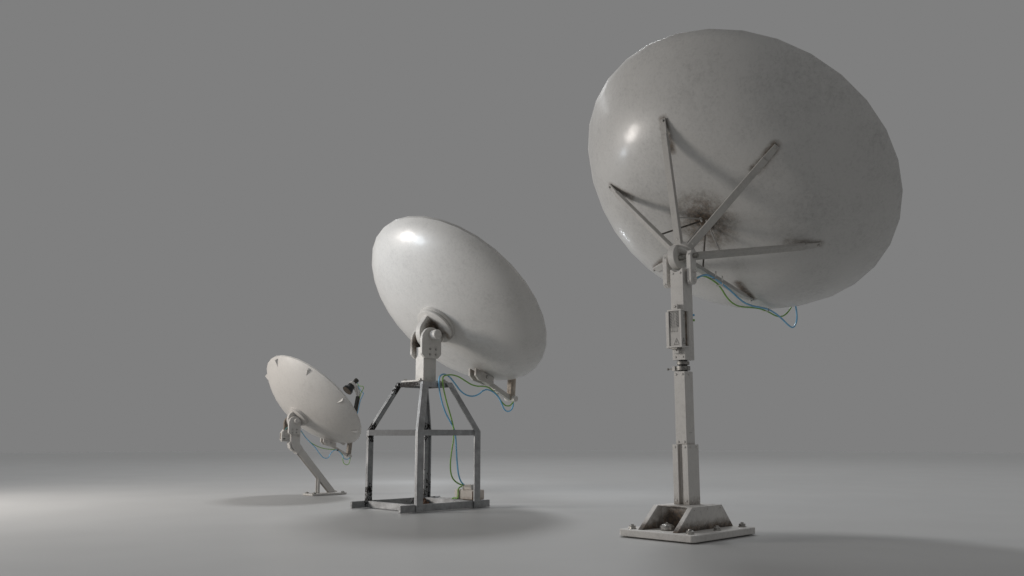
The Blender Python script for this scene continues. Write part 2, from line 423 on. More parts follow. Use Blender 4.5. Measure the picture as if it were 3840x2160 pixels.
# right side prints on the u-plane
fu = bu1-.012+.0015
def strip_u(bm, v0, z0, v1, z1, w):
    d = Vector((0, v1-v0, z1-z0)).normalized(); n = Vector((0, -d.z, d.y))*w/2
    a = Vector((fu, v0, z0)); b = Vector((fu, v1, z1))
    bm.faces.new([bm.verts.new(p) for p in (a-n, b-n, b+n, a+n)])
tri = bm_new(); triangle(tri, .60, 2.318, .062, .072, lambda b, *a: strip_u(b, a[0], a[1], a[2], a[3], a[4]))
L.part('high_voltage_symbol', tri, M['ink'], cab)
sw = bm_new()
for z in (2.635, 2.622, 2.606): strip_u(sw, .60, z, .645, z, .005)
for a in ((.60, 2.575, .645, 2.575), (.60, 2.575, .60, 2.51), (.645, 2.575, .645, 2.55), (.60, 2.505, .615, 2.505), (.635, 2.52, .647, 2.505)): strip_u(sw, *a, .0035)
L.part('worn_panel_print', sw, M['wornink'], cab)
# CAUTION lettering, reading upward
cu_ = bpy.data.curves.new('caution_text', 'FONT'); cu_.body = 'CAUTION'; cu_.size = .040; cu_.align_x = 'CENTER'; cu_.align_y = 'CENTER'; cu_.space_character = 1.04
cu_.offset = .0007
tmp = bpy.data.objects.new('caution_tmp', cu_); COL.objects.link(tmp); bpy.context.view_layer.update()
me = bpy.data.meshes.new_from_object(tmp.evaluated_get(bpy.context.evaluated_depsgraph_get())); bpy.data.objects.remove(tmp)
mw = max(v.co.x for v in me.vertices)-min(v.co.x for v in me.vertices)
ks = .176/mw
for v in me.vertices:
    x, y = v.co.x*ks, v.co.y*ks*1.0
    v.co = Vector((-.542-y, v_, 2.580+x)) - L.c
me.materials.clear(); me.materials.append(M['ink'])
to = bpy.data.objects.new('caution_lettering', me); COL.objects.link(to); to.parent = cab
# cable glands behind the cabinet
for z, mt in ((2.655, 'blue'), (2.59, 'green')):
    bm = bm_new(); add_lathe(bm, (-.475, .845, z), (1, .6, 0), [(0, .014), (.03, .014)], 12); L.part('cable_gland', bm, M[mt], upper, smooth=True)

# yoke: two cheek bars
PIN = Vector((-.58, HL.y, HL.z))
yc = bm_new()
for name_, u0 in (('yoke_bar', -.432), ('yoke_bar', -.79)):
    bm = bm_new(); c = .028
    add_prism(bm, [(.69+c, 3.02), (.80-c, 3.02), (.812, 3.02+c*1.3), (.812, 3.42-c), (.80-c, 3.452), (.69+c, 3.452), (.69, 3.42-c), (.69, 3.02+c*1.3)], u0, u0+.062)
    yb = L.part('yoke_bar', bm, m_clev, bevel=.003)
    for z in (3.085, 3.185):
        L.bolt((u0+.062, .757, z), (1, 0, 0), .022, .03, yb, stud=False, mat=m_clev)
    for z in (3.40, 3.06): L.bolt((u0+.031, .69, z), (0, -1, 0), .01, .006, yb, stud=False, mat=m_clev, name='rivet')
for z in (3.085, 3.185):
    bm = bm_new(); add_lathe(bm, (-.80, .757, z), (1, 0, 0), [(0, .018), (.37, .018)], 14); L.part('cross_bolt', bm, M['dullsteel'], smooth=True)
pz = 3.385
bm = bm_new(); add_lathe(bm, (-.82, .765, pz), (1, 0, 0), [(0, .03), (.03, .03), (.03, .022), (.10, .022), (.10, .036), (.12, .036), (.20, .036), (.29, .036), (.36, .022), (.44, .022), (.44, .034), (.50, .034)], 18); 
pivot = L.part('pivot_shaft', bm, M['dullsteel'], smooth=True, bevel=0)
# hub: pivot lug and ring
lug = bm_new(); add_lathe(lug, (-.675, .765+.03, pz+.02), (1, 0, 0), [(0, .165), (.095, .165)], 28)
L.part('pivot_lug', lug, m_lug, bevel=.006, smooth=True)
hub = bm_new(); Hc = Vector((-.58, .80, 3.405))
Hs = VL-AX*.66
add_lathe(hub, VL-AX*.74, AX, [(0, .145), (.0, .16), (.065, .16), (.065, .10), (.11, .10)], 28)
hubo = L.part('hub_ring', hub, m_lug, smooth=True, bevel=.004)
bm = bm_new(); add_lathe(bm, VL-AX*.78, AX, [(0, .12), (.05, .12)], 24); L.part('hub_boss', bm, m_lug, hubo, smooth=True)
# struts
for k in range(6):
    ang = tipA-k*math.pi/3
    rad = E1*math.cos(ang)+E2*math.sin(ang); tan = -E1*math.sin(ang)+E2*math.cos(ang)
    root = VL-AX*.715+rad*.135
    tip = Vector(tips[k])-AX*.018
    kink = tip-(tip-root).normalized()*.17-AX*.012
    bm = bm_new()
    add_bar(bm, root, kink, .094, .058, tan, .086, .05)
    st = L.part('strut', bm, m_strut, bevel=.004)
    bm = bm_new(); add_bar(bm, kink, tip+(tip-kink).normalized()*.028, .084, .026, tan, .070, .014); L.part('strut_tab', bm, m_strut, st, bevel=.003)
    nrm = (tan.cross((tip-root).normalized())).normalized()
    if nrm.dot(AX) > 0: nrm = -nrm
    L.bolt(tip+nrm*.008, nrm, .016, .014, st, stud=False)
    L.bolt(root+(kink-root).normalized()*.07+nrm*.026, nrm, .011, .006, st, stud=False, mat=m_clev, name='rivet')
    # thin stay from the dish centre to the strut
    q = root+(kink-root)*.24
    bm = bm_new(); add_bar(bm, VL-AX*.01+rad*.05, q+AX*.02, .016, .016, tan); L.part('stay_rod', bm, M['dark_rod'] if k in (3, 5) else m_strut, st)  # two of the rods get a darker tone
bm = bm_new(); add_lathe(bm, VL+AX*.02, -AX, [(0, .10), (.02, .085), (.05, .05), (.07, .03)], 20)
m_boss = paint('rusty_centre', (.22, .17, .13), .7, spots=[(L.pt(VL), .2, .9)]); L.part('centre_boss', bm, m_boss, smooth=True)
bm = bm_new(); add_lathe(bm, VL+AX*0-E1*.0+E2*.03-AX*.05, (-.2, -.2, .6), [(0, .012), (.05, .012), (.05, .018), (.065, .018)], 8); L.part('centre_stud', bm, m_clev)
LB = [(-0.46, 0.814, 3.038), (-0.465, 0.881, 3.084), (-0.47, 0.963, 3.133), (-0.474, 1.074, 3.185), (-0.479, 1.22, 3.227), (-0.484, 1.346, 3.21), (-0.489, 1.512, 3.164), (-0.493, 1.682, 3.123), (-0.498, 1.854, 3.063), (-0.503, 2.007, 3.0), (-0.508, 2.164, 2.948), (-0.512, 2.37, 2.923), (-0.517, 2.655, 2.94), (-0.522, 2.851, 2.937), (-0.527, 3.048, 2.896), (-0.531, 3.248, 2.841), (-0.536, 3.448, 2.741), (-0.541, 3.557, 2.722), (-0.546, 3.674, 2.762), (-0.55, 3.749, 2.889), (-0.555, 3.742, 2.978), (-0.56, 3.725, 3.104)]
LG = [(-0.5, 0.875, 3.055), (-0.505, 0.943, 3.102), (-0.511, 1.027, 3.157), (-0.516, 1.138, 3.202), (-0.521, 1.265, 3.21), (-0.526, 1.411, 3.173), (-0.532, 1.58, 3.144), (-0.537, 1.666, 3.081), (-0.542, 1.753, 3.0), (-0.547, 1.883, 2.934), (-0.553, 2.061, 2.896), (-0.558, 2.246, 2.903), (-0.563, 2.459, 2.931), (-0.568, 2.745, 2.931), (-0.574, 2.943, 2.914), (-0.579, 3.142, 2.866), (-0.584, 3.275, 2.863), (-0.589, 3.439, 2.901), (-0.595, 3.584, 2.979), (-0.6, 3.695, 3.079)]
bm = bm_new(); add_tube(bm, [(-.54, .86, 2.66), (-.55, .872, 2.80), (-.53, .87, 2.95)]+LB, .0125); L.part('cable', bm, M['blue'], smooth=True, label='blue cable')
bm = bm_new(); add_tube(bm, [(-.57, .86, 2.60), (-.58, .872, 2.75), (-.56, .87, 2.92)]+LG, .011); L.part('cable', bm, M['green'], smooth=True, label='green cable')
# cable clips on the lower strut and the dish
def clip(site, c, d, w, h, mat):
    """open wire bracket around the cables"""
    x = Vector(d).normalized(); bm = bm_new(); c = Vector(c)
    u = Vector((1, 0, 0))
    add_bar(bm, c-u*w-Vector((0, 0, .022)), c+u*w*.55-Vector((0, 0, .022)), .008, .012, x)
    add_bar(bm, c+u*w*.5-Vector((0, 0, .022)), c+u*w*.5+Vector((0, 0, h)), .008, .012, x)
    site.part('cable_clip', bm, mat)
clip(L, (-.48, 1.385, 3.205), (0, 1, -.3), .065, .075, m_strut)
clip(L, (-.485, 1.545, 3.14), (0, 1, -.3), .065, .095, m_strut)
clip(L, (-.55, 2.83, 2.93), (0, 1, 0), .08, .03, m_strut)

# =================================================================== MEDIUM DISH
Md = Site('satellite_dish', (-1.678, 13.624), (-.645, .95),
          'mid-sized satellite dish, on an open galvanised steel cage frame in the middle')
RM = 1.80; VM = Vector((-.645, 1.212, 3.052))
def profM(s):
    q = .9775; return .3155*(1-math.sqrt(max(1e-9, 1-(q*s)**2)))/(1-math.sqrt(1-q*q))
m_dM = paint('paint_medium_dish', (.615, .604, .585), .40, grime=.34, streak=.08, coat=.24, bump=.08,
             spots=[(Md.pt(VM), .46, .5), (Md.pt((-.645, 2.25, 2.3)), .35, .45)])  # first spot is flange rust; second paints the feed bracket's soft shadow
dish_shell(Md, VM, RM, profM, .045, .02, m_dM)
g = galvanised('galvanised_steel'); g_shaded = galvanised('galvanised_steel_shaded', (.16, .162, .165), .72, metal=.15); g_shaded_soot = galvanised('galvanised_steel_shaded_sooty', (.15, .15, .15), .7, burnt=[(Md.pt((-.75, .66, 2.0)), .45, .35)], metal=.2); g_dark = galvanised('galvanised_steel_burnt', (.36, .365, .37), .5,  # rail copies carry shade in their colour against key lamp glare, plus soot patches
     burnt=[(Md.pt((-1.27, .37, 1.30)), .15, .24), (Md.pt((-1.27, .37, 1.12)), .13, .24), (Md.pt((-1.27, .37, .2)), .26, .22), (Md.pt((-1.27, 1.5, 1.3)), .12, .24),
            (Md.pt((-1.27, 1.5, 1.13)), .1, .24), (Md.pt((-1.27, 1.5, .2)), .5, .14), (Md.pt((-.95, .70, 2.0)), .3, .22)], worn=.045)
m_mast = paint('paint_mast', (.64, .62, .59), .5, foot=(2.06, 2.22, .35), grime=.3)
m_yoke = paint('paint_yoke', (.62, .60, .57), .5, grime=.3)
PM = Vector((0, .99, 2.84))
m_flange = paint('paint_flange', (.60, .58, .55), .5, grime=.4, spots=[(Md.pt((-.60, 1.06, 2.97)), .25, 1.35), (Md.pt((-.55, 1.15, 2.82)), .22, 1.2)], lines=[(Md.pt((-.5, .9, 3.1)), Md.pt((-.45, 1.35, 2.8)), .12, .7)])
m_yokein = paint('paint_yoke_inner', (.60, .58, .55), .55, grime=.5, spots=[(Md.pt((-.76, .92, 2.68)), .28, 1.4)])
def bar_leg(site, pts, thick_dir, w, t, mat, name, parent=None):
    pass
# skids
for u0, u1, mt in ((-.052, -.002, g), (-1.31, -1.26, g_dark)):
    bm = bm_new(); add_box(bm, u0, u1, 0, 1.857, .008, .118); Md.part('skid', bm, mt, bevel=.004)
for v0, v1 in ((.30, .35), (1.50, 1.55), (1.72, 1.77)):
    bm = bm_new(); add_box(bm, -1.26, -.052, v0, v1, .010, .112); Md.part('cross_member', bm, g, bevel=.003)
legs = []
for su in (0, 1):
    for sv in (0, 1):
        # outer face polyline in (u, v)
        ub, ut = (.0, -.33) if su == 0 else (-1.29, -.96)
        v0b, v1b = (.285, .415) if sv == 0 else ((1.485, 1.615) if su == 0 else (1.508, 1.632))
        v0t, v1t = (.64, .765) if sv == 0 else (1.145, 1.265)
        th = .026
        bm = bm_new()
        zlow = .012
        secs = [(zlow, ub, v0b, v1b), (1.235, ub, v0b, v1b), (2.035, ut, v0t, v1t)]
        rings = []
        dd = 1 if su == 0 else -1
        for z, u, a, b in secs:
            uo = u+(th if su == 0 else 0) ; ui = u+(0 if su == 0 else -th)
            rings.append([bm.verts.new(p) for p in ((ui, a, z), (uo, a, z), (uo, b, z), (ui, b, z))])
        for a, b in zip(rings, rings[1:]):
            for i in range(4): bm.faces.new([a[i], a[(i+1) % 4], b[(i+1) % 4], b[i]])
        bm.faces.new(rings[0][::-1]); bm.faces.new(rings[-1])
        # inner flange making it an angle iron
        fv0, fv1 = ((v0b, v0b+.02) if sv == 0 else (v1b-.02, v1b)); ft0, ft1 = ((v0t, v0t+.02) if sv == 0 else (v1t-.02, v1t))
        rings = []
        for z, u, a, b in ((.118, ub, fv0, fv1), (1.235, ub, fv0, fv1), (2.03, ut, ft0, ft1)):
            ui = u-.001 if su == 0 else u+.001; uu = u-.035 if su == 0 else u+.035
            rings.append([bm.verts.new(p) for p in ((uu, a, z), (ui, a, z), (ui, b, z), (uu, b, z))])
        for a, b in zip(rings, rings[1:]):
            for i in range(4): bm.faces.new([a[i], a[(i+1) % 4], b[(i+1) % 4], b[i]])
        bm.faces.new(rings[0][::-1]); bm.faces.new(rings[-1])
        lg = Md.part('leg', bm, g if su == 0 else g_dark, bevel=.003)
        if su == 0:
            for v in (v0b+.035, v1b-.035):
                for z in (.035, .095): Md.bolt((ub+th, v, z), (1, 0, 0), .007, .005, lg, washer=False, stud=False, mat=M['dullsteel'], name='rivet')
# middle rails
for v0, v1 in ((.305, .33), (1.57, 1.595)):
    bm = bm_new(); add_box(bm, -1.256, -.034, v0-.02, v1-.02, 1.165, 1.257); Md.part('middle_rail', bm, g_shaded, bevel=.002)
bm = bm_new(); add_box(bm, -.028, -.002, .418, 1.482, 1.165, 1.257); Md.part('middle_rail', bm, g, bevel=.002)
bm = bm_new(); add_box(bm, -1.285, -1.26, .418, 1.482, 1.165, 1.257); Md.part('middle_rail', bm, g, bevel=.002)
# top ring
for v0 in (.655, 1.225):
    bm = bm_new(); add_box(bm, -.925, -.365, v0, v0+.026, 1.955, 2.028); Md.part('top_rail', bm, g_shaded_soot if v0 < 1 else g_shaded, bevel=.002)
for u0 in (-.36, -.95):
    bm = bm_new(); add_box(bm, u0, u0+.026, .77, 1.14, 1.955, 2.028); Md.part('top_rail', bm, g, bevel=.002)
bm = bm_new(); add_prism(bm, chamfer_rect(-.895, -.395, .645, 1.265, .02), 2.036, 2.062, 'z')
tp = Md.part('mast_plate', bm, m_mast, bevel=.003)
for u in (-.84, -.45):
    for v in (.70, 1.21): Md.bolt((u, v, 2.062), (0, 0, 1), .028, .022, tp, stud=False)
bm = bm_new(); add_box(bm, -.765, -.553, .852, 1.122, 2.062, 2.625)
mast = Md.part('mast', bm, m_mast, bevel=.005)

def arch(v0, v1, zb, zc, ch, n=14):
    """plate outline: chamfered foot, round head"""
    r = (v1-v0)/2; c = (v0+v1)/2
    P = [(v0+ch, zb), (v1-ch, zb), (v1, zb+ch)]
    P += [(c+r*math.cos(math.pi*i/n), zc+r*math.sin(math.pi*i/n)) for i in range(n+1)]
    P += [(v0, zb+ch)]
    return P
def yoke(site, vs, zb, zc, ch, plates, pin_c, pin_r, pin_u, lug_u, lug_r, V, fl_r, fl_t, mats, bolts, br, k):
    my, mf, mi = mats
    for j, (u0, u1) in enumerate(plates):
        bm = bm_new(); add_prism(bm, arch(vs[0], vs[1], zb, zc, ch), u0, u1)
        yp = site.part('yoke_plate', bm, my if j == 0 else mi, bevel=.006*k, smooth=False)
        if j == 0:
            for v, z in bolts: site.bolt((u1, v, z), (1, 0, 0), br, br*.8, yp, stud=False)
    bm = bm_new(); e = .012*k
    add_lathe(bm, (pin_u[0], pin_c[0], pin_c[1]), (1, 0, 0), [(0, pin_r*.9), (pin_u[1]-pin_u[0]-e, pin_r), (pin_u[1]-pin_u[0], pin_r-e), (pin_u[1]-pin_u[0], pin_r*.62), (pin_u[1]-pin_u[0]-.004, pin_r*.6), (pin_u[1]-pin_u[0]-.004, pin_r*.35), (pin_u[1]-pin_u[0], pin_r*.33)], 28)
    site.part('pivot_pin', bm, my, smooth=True)
    # flange (two stepped discs) and lug
    V = Vector(V)
    bm = bm_new(); add_lathe(bm, V+AX*.05*k, -AX, [(0, fl_r*1.02), (.05*k+fl_t*.45, fl_r*1.02), (.05*k+fl_t*.5, fl_r*.96), (.05*k+fl_t*.62, fl_r), (.05*k+fl_t, fl_r), (.05*k+fl_t*1.12, fl_r*.94)], 40)
    fl = site.part('mounting_flange', bm, mf, smooth=True)
    # lug: round about the pin, widening to the flange, extruded along u
    P = []
    pc = Vector((0, pin_c[0], pin_c[1])); fc = V-AX*fl_t
    w = lug_r*.98
    pc = pc+Vector((0, .075, .045))*lug_r/.265
    d = (Vector((0, fc.y, fc.z))-pc).dot(AX)
    off = (Vector((0, fc.y, fc.z))-pc).dot(E2)
    n = 20
    for i in range(n+1):
        t = math.pi/2+math.pi*i/n                     # half circle on the far side from the flange
        q = pc+AX*(lug_r*math.cos(t))+E2*(lug_r*math.sin(t)); P.append((q.y, q.z))
    for a in (.35, .7, 1.0):
        h = -(lug_r+(w-lug_r)*a**2)+off*a; q = pc+AX*(d*a)+E2*h; P.append((q.y, q.z))
    for a in (1.0, .7, .35):
        h = (lug_r+(w-lug_r)*a**2)+off*a; q = pc+AX*(d*a)+E2*h; P.append((q.y, q.z))
    bm = bm_new(); add_prism(bm, P, lug_u[0], lug_u[1]); site.part('pivot_lug', bm, mf, bevel=.006*k)
yoke(Md, (.770, 1.190), 2.435, 2.745, .07, ((-.553, -.500), (-.818, -.765)), (.985, 2.825), .083, (-.87, -.345), (-.715, -.60), .265, VM, .345, .095,
     (m_yoke, m_flange, m_yokein), [(v, z) for v in (.943, 1.069) for z in (2.50, 2.59)], .018, 1)
# feed arm below the dish
def feed_arm(site, u, plate_pts, pu, arm, arm_w, joint, jr, up_pts, upw, mats, k, bolt_at):
    m1, m2, m3 = mats
    for j, du in enumerate((pu, -pu)):
        bm = bm_new(); add_prism(bm, plate_pts, u+du-.022*k, u+du+.022*k)
        pl = site.part('feed_bracket', bm, m1, bevel=.003*k)
        if j == 0: site.bolt((u+du+.022*k, *bolt_at), (1, 0, 0), .026*k, .02*k, pl, stud=False)
    bm = bm_new(); add_bar(bm, (u, *arm[0]), (u, *arm[1]), .075*k, .085*k, (1, 0, 0)); site.part('feed_arm', bm, m1, bevel=.004*k)
    bm = bm_new(); add_lathe(bm, (u-.12*k, *joint), (1, 0, 0), [(0, jr*.9), (.0, jr), (.24*k, jr), (.25*k, jr*.85)], 24); site.part('joint_pin', bm, m2, smooth=True)
    bm = bm_new()
    for a, b in zip(up_pts, up_pts[1:]): add_bar(bm, (u, *a), (u, *b), upw, upw*1.15, (1, 0, 0))
    site.part('feed_upright', bm, m3, bevel=.004*k)
def feed_horn(site, F, k, mt_white):
    F = Vector(F); bm = bm_new()
    add_lathe(bm, F+AX*.002, AX, [(0, .105*k), (.0, .11*k), (.045*k, .11*k), (.05*k, .10*k), (.065*k, .095*k), (.15*k, .072*k), (.20*k, .07*k)], 28)
    fh = site.part('feed_horn', bm, M['feed_black'], smooth=True)
    bm = bm_new(); add_lathe(bm, F-AX*.004*k, AX, [(0, .096*k), (.01*k, .102*k)], 28); site.part('horn_cap', bm, M['feed_brown'], fh, smooth=True)
    bm = bm_new(); add_lathe(bm, F+AX*.155*k, AX, [(0, .086*k), (.055*k, .086*k)], 28); site.part('clamp_ring', bm, mt_white, fh, bevel=.003, smooth=True)
    bm = bm_new(); add_lathe(bm, F+AX*.20*k, AX, [(0, .045*k), (.10*k, .045*k), (.10*k, .052*k), (.135*k, .052*k)], 10); site.part('receiver', bm, M['grime_black'], fh, bevel=.002)
m_armM = paint('paint_feed_arm', (.55, .53, .50), .5, grime=.45, spots=[(Md.pt((-.645, 2.1, 2.3)), .22, 1.0), (Md.pt((-.65, 2.2, 2.2)), .2, .7), (Md.pt((-.645, 3.0, 1.83)), .12, .5)])
m_upM = paint('paint_feed_upright', (.50, .44, .37), .5, grime=.6, rust=(.16, .095, .05), lines=[(Md.pt((-.645, 2.96, 1.9)), Md.pt((-.645, 3.0, 2.2)), .13, .8)])
feed_arm(Md, -.65, [(2.035, 2.33), (2.47, 2.185), (2.465, 2.085), (2.41, 2.045), (2.11, 2.125), (2.03, 2.205)], .075,
         ((2.30, 2.14), (2.985, 1.82)), 1, (3.0, 1.825), .058, [(2.99, 1.80), (3.02, 2.20), (3.02, 3.92)], .105, (m_armM, m_yoke, m_upM), 1, (2.30, 2.185))
feed_horn(Md, (-.65, 2.86, 3.86), 1.2, m_yoke)
MB = [(-0.57, 2.975, 1.75), (-0.565, 2.97, 1.689), (-0.561, 2.936, 1.619), (-0.556, 2.822, 1.562), (-0.551, 2.71, 1.615), (-0.547, 2.667, 1.724), (-0.542, 2.604, 1.818), (-0.537, 2.465, 1.937), (-0.533, 2.271, 1.978), (-0.528, 2.174, 1.947), (-0.523, 2.096, 1.871), (-0.519, 1.964, 1.822), (-0.514, 1.779, 1.834), (-0.509, 1.632, 1.902), (-0.505, 1.52, 2.023), (-0.5, 1.392, 2.148), (-0.47, 1.262, 2.186), (-0.413, 1.12, 2.183), (-0.357, 1.015, 2.112), (-0.3, 0.964, 1.993), (-0.28, 0.998, 1.756), (-0.296, 1.107, 1.533), (-0.311, 1.239, 1.378), (-0.327, 1.36, 1.291), (-0.342, 1.387, 1.151), (-0.358, 1.42, 0.941), (-0.373, 1.456, 0.696), (-0.389, 1.496, 0.502), (-0.404, 1.571, 0.377), (-0.42, 1.686, 0.332)]
MG = [(-0.57, 2.975, 1.76), (-0.565, 2.901, 1.674), (-0.561, 2.759, 1.678), (-0.556, 2.657, 1.751), (-0.552, 2.575, 1.873), (-0.547, 2.436, 1.964), (-0.543, 2.299, 2.016), (-0.538, 2.201, 2.023), (-0.534, 2.049, 2.004), (-0.529, 1.899, 2.025), (-0.525, 1.749, 2.099), (-0.52, 1.602, 2.165), (-0.47, 1.418, 2.184), (-0.413, 1.231, 2.169), (-0.357, 1.098, 2.128), (-0.3, 1.026, 2.065), (-0.28, 1.126, 1.69), (-0.294, 1.234, 1.482), (-0.308, 1.331, 1.291), (-0.322, 1.334, 1.116), (-0.336, 1.302, 0.942), (-0.35, 1.278, 0.735), (-0.364, 1.297, 0.561), (-0.378, 1.358, 0.456), (-0.392, 1.465, 0.382), (-0.406, 1.621, 0.341), (-0.42, 1.686, 0.329)]
bm = bm_new(); add_tube(bm, MB, .0135, sm=1); Md.part('cable', bm, M['blue'], smooth=True, label='blue cable')
bm = bm_new(); add_tube(bm, MG, .0125, sm=1); Md.part('cable', bm, M['green'], smooth=True, label='green cable')
for v, z in ((2.47, 1.955), (2.55, 1.90)):
    bm = bm_new(); add_lathe(bm, (-.545, v, z), (0, .8, -.6), [(-.006, .028), (.006, .028)], 12); add_bar(bm, (-.545, v, z), (-.63, v+.02, z+.05), .012, .012, (0, 1, 0)); Md.part('cable_clip', bm, m_yoke)
# rusty clamp in the far corner of the frame
bm = bm_new(); add_box(bm, -1.16, -1.08, 1.34, 1.46, .008, .05); add_box(bm, -1.25, -1.17, 1.36, 1.46, .02, .10); add_lathe(bm, (-1.12, 1.40, .05), (0, 0, 1), [(0, .03), (.03, .025)], 8)
Md.part('rusty_clamp', bm, M['rusty'], bevel=.006)

# junction box resting on the cross members
JB = bpy.data.objects.new('junction_box', None); COL.objects.link(JB)
class Sub(Site):
    def __init__(s, src, obj, centre, label, cat):
        s.c = Vector((centre[0], centre[1], centre[2])); s.root = obj; k = math.sqrt(.5)
        near = (-1.678, 13.624)
        obj.location = (near[0]+k*centre[0]+k*centre[1], near[1]-k*centre[0]+k*centre[1], centre[2]); obj.rotation_euler = (0, 0, R(-45))
        obj['label'] = label; obj['category'] = cat
J = Sub(Md, JB, (-.34, 1.70, .112), 'dirty white junction box resting in the steel cage frame behind its right leg', 'junction box')
m_jb = paint('paint_junction_box', (.66, .60, .54), .55, grime=.3, foot=(.0, .12, .55), rust=(.30, .17, .09), dark=(.22, .15, .10), scale=1.4)
m_jr = paint('paint_junction_box_side', (.52, .51, .49), .55, grime=.4)
bm = bm_new(); add_box(bm, -.575, -.115, 1.575, 1.845, .113, .275)
body = J.part('box_body', bm, m_jb, bevel=.014)
bm = bm_new(); add_box(bm, -.42, -.21, 1.62, 1.80, .276, .352); J.part('terminal_cover', bm, m_jb, bevel=.006)
bm = bm_new(); add_box(bm, -.205, -.185, 1.61, 1.81, .276, .36); J.part('end_plate', bm, m_jr, bevel=.004)
for u in (-.445, -.13):
    bm = bm_new(); add_box(bm, u, u+.012, 1.5735, 1.5755, .12, .255); J.part('seam', bm, M['rusty'], body)
MGX = [(-.42, 1.61, .325), (-.435, 1.58, .315), (-.45, 1.556, .28), (-.452, 1.554, .22), (-.452, 1.554, .155), (-.456, 1.552, .137), (-.48, 1.55, .133), (-.56, 1.548, .132), (-.578, 1.542, .122), (-.58, 1.52, .06), (-.58, 1.50, .03)]
bm = bm_new(); add_tube(bm, MGX, .012, sm=0); J.part('cable', bm, M['green'], smooth=True, label='short green cable')

# =================================================================== SMALL DISH
S = Site('satellite_dish', (-3.86, 17.436), (-.175, .41),
         'smallest satellite dish, at the far left on a slanted arm, with a black feed horn')
RS = 1.170; VS = Vector((-.19, -.246, 1.538))
def profS(s):
    q = .825; return .363*(1-math.sqrt(max(1e-9, 1-(q*s)**2)))/(1-math.sqrt(1-q*q))
m_dS = paint('paint_small_dish', (.53, .513, .49), .5, grime=.34, streak=.04, spots=[(S.pt(VS), .28, .4)], bump=.08)
m_s = paint('paint_small_stand', (.53, .513, .49), .55, grime=.25)
m_sf = paint('paint_small_flange', (.52, .50, .475), .55, grime=.4, spots=[(S.pt((-.19, -.31, 1.45)), .14, .9)])
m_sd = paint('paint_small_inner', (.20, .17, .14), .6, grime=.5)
dish_shell(S, VS, RS, profS, .03, .014, m_dS)
bm = bm_new(); add_prism(bm, chamfer_rect(-.346, .0, 0, .80, .008), .004, .04, 'z'); pl = S.part('base_plate', bm, m_s, bevel=.004)
for u in (-.30, -.045):
    for v in (.07, .73): 
        S.bolt((u, v, .04), (0, 0, 1), .034, .016, pl, stud=True, mat=M['dullsteel'])
# C-channel slanted arm: two flanges (u faces) and a web on the upper side
def channel(site, name, path, w, u0, u1, t, mat, matin):
    """path in v,z of the lower edge -> quad polygon; open on the lower side"""
    bm = bm_new()
    for a, b in ((u0, u0+t), (u1-t, u1)): add_prism(bm, path, a, b)
    o = site.part(name, bm, mat, bevel=.002)
    return o
armP = [(.485, .04), (.640, .04), (.600, .095), (-.195, .955), (-.275, .835)]
arm = channel(S, 'support_arm', armP, 0, -.235, -.150, .016, m_s, m_sd)
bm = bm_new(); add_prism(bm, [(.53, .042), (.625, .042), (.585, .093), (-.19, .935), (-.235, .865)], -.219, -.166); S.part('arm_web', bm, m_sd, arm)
bm = bm_new()
for a, b in ((-.235, -.221), (-.164, -.150)): add_box(bm, a, b, .212, .262, .04, .315)
add_box(bm, -.221, -.164, .245, .262, .04, .30)
pr = S.part('prop', bm, m_s, bevel=.002)
elb = [(-.443, 1.21), (-.235, 1.21), (-.235, 1.01), (-.165, .925), (-.278, .80), (-.355, .88), (-.40, .94), (-.435, 1.03)]
bm = bm_new(); add_prism(bm, [(v-.0, z) for v, z in elb], -.245, -.128); S.part('elbow', bm, m_s, bevel=.012, seg=2)
bm = bm_new(); add_prism(bm, [(-.47, 1.02), (-.436, 1.05), (-.41, .93), (-.35, .87), (-.38, .86), (-.44, .92)], -.235, -.14); S.part('elbow_rib', bm, m_s, bevel=.005)
bm = bm_new()
for a in ((-.302, 1.165, -.268, 1.165), (-.302, 1.135, -.268, 1.135), (-.302, 1.135, -.302, 1.165), (-.268, 1.135, -.268, 1.165), (-.285, 1.135, -.285, 1.18)):
    d = Vector((0, a[2]-a[0], a[3]-a[1])).normalized(); n_ = Vector((0, -d.z, d.y))*.0015
    p, q = Vector((-.1265, a[0], a[1])), Vector((-.1265, a[2], a[3]))
    bm.faces.new([bm.verts.new(x) for x in (p-n_, q-n_, q+n_, p+n_)])
S.part('printed_mark', bm, M['wornink'])
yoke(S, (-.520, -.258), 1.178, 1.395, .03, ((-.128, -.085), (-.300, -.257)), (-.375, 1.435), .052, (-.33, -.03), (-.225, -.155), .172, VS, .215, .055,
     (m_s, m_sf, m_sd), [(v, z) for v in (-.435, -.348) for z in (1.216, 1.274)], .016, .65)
# control box on the far left of the elbow
bm = bm_new(); add_prism(bm, [(-.59, 1.068), (-.43, 1.068), (-.43, 1.27), (-.545, 1.27), (-.59, 1.215)], -.29, -.215)
cb = S.part('control_box', bm, m_s, bevel=.004)
bm = bm_new(); add_box(bm, -.282, -.225, -.575, -.45, 1.045, 1.068); S.part('box_foot', bm, m_s, cb, bevel=.003)
bm = bm_new(); add_box(bm, -.275, -.245, -.5925, -.5905, 1.085, 1.205); S.part('display_slot', bm, m_sd, cb)
bm = bm_new(); add_box(bm, -.2145, -.2125, -.56, -.51, 1.085, 1.105); S.part('black_socket', bm, M['dark'], cb)
bm = bm_new()
for a in ((-.53, 1.14, -.45, 1.14), (-.53, 1.225, -.45, 1.225), (-.53, 1.14, -.53, 1.225), (-.45, 1.14, -.45, 1.225)):
    d = Vector((0, a[2]-a[0], a[3]-a[1])).normalized(); n_ = Vector((0, -d.z, d.y))*.0015
    p, q = Vector((-.2135, a[0], a[1])), Vector((-.2135, a[2], a[3]))
    bm.faces.new([bm.verts.new(x) for x in (p-n_, q-n_, q+n_, p+n_)])
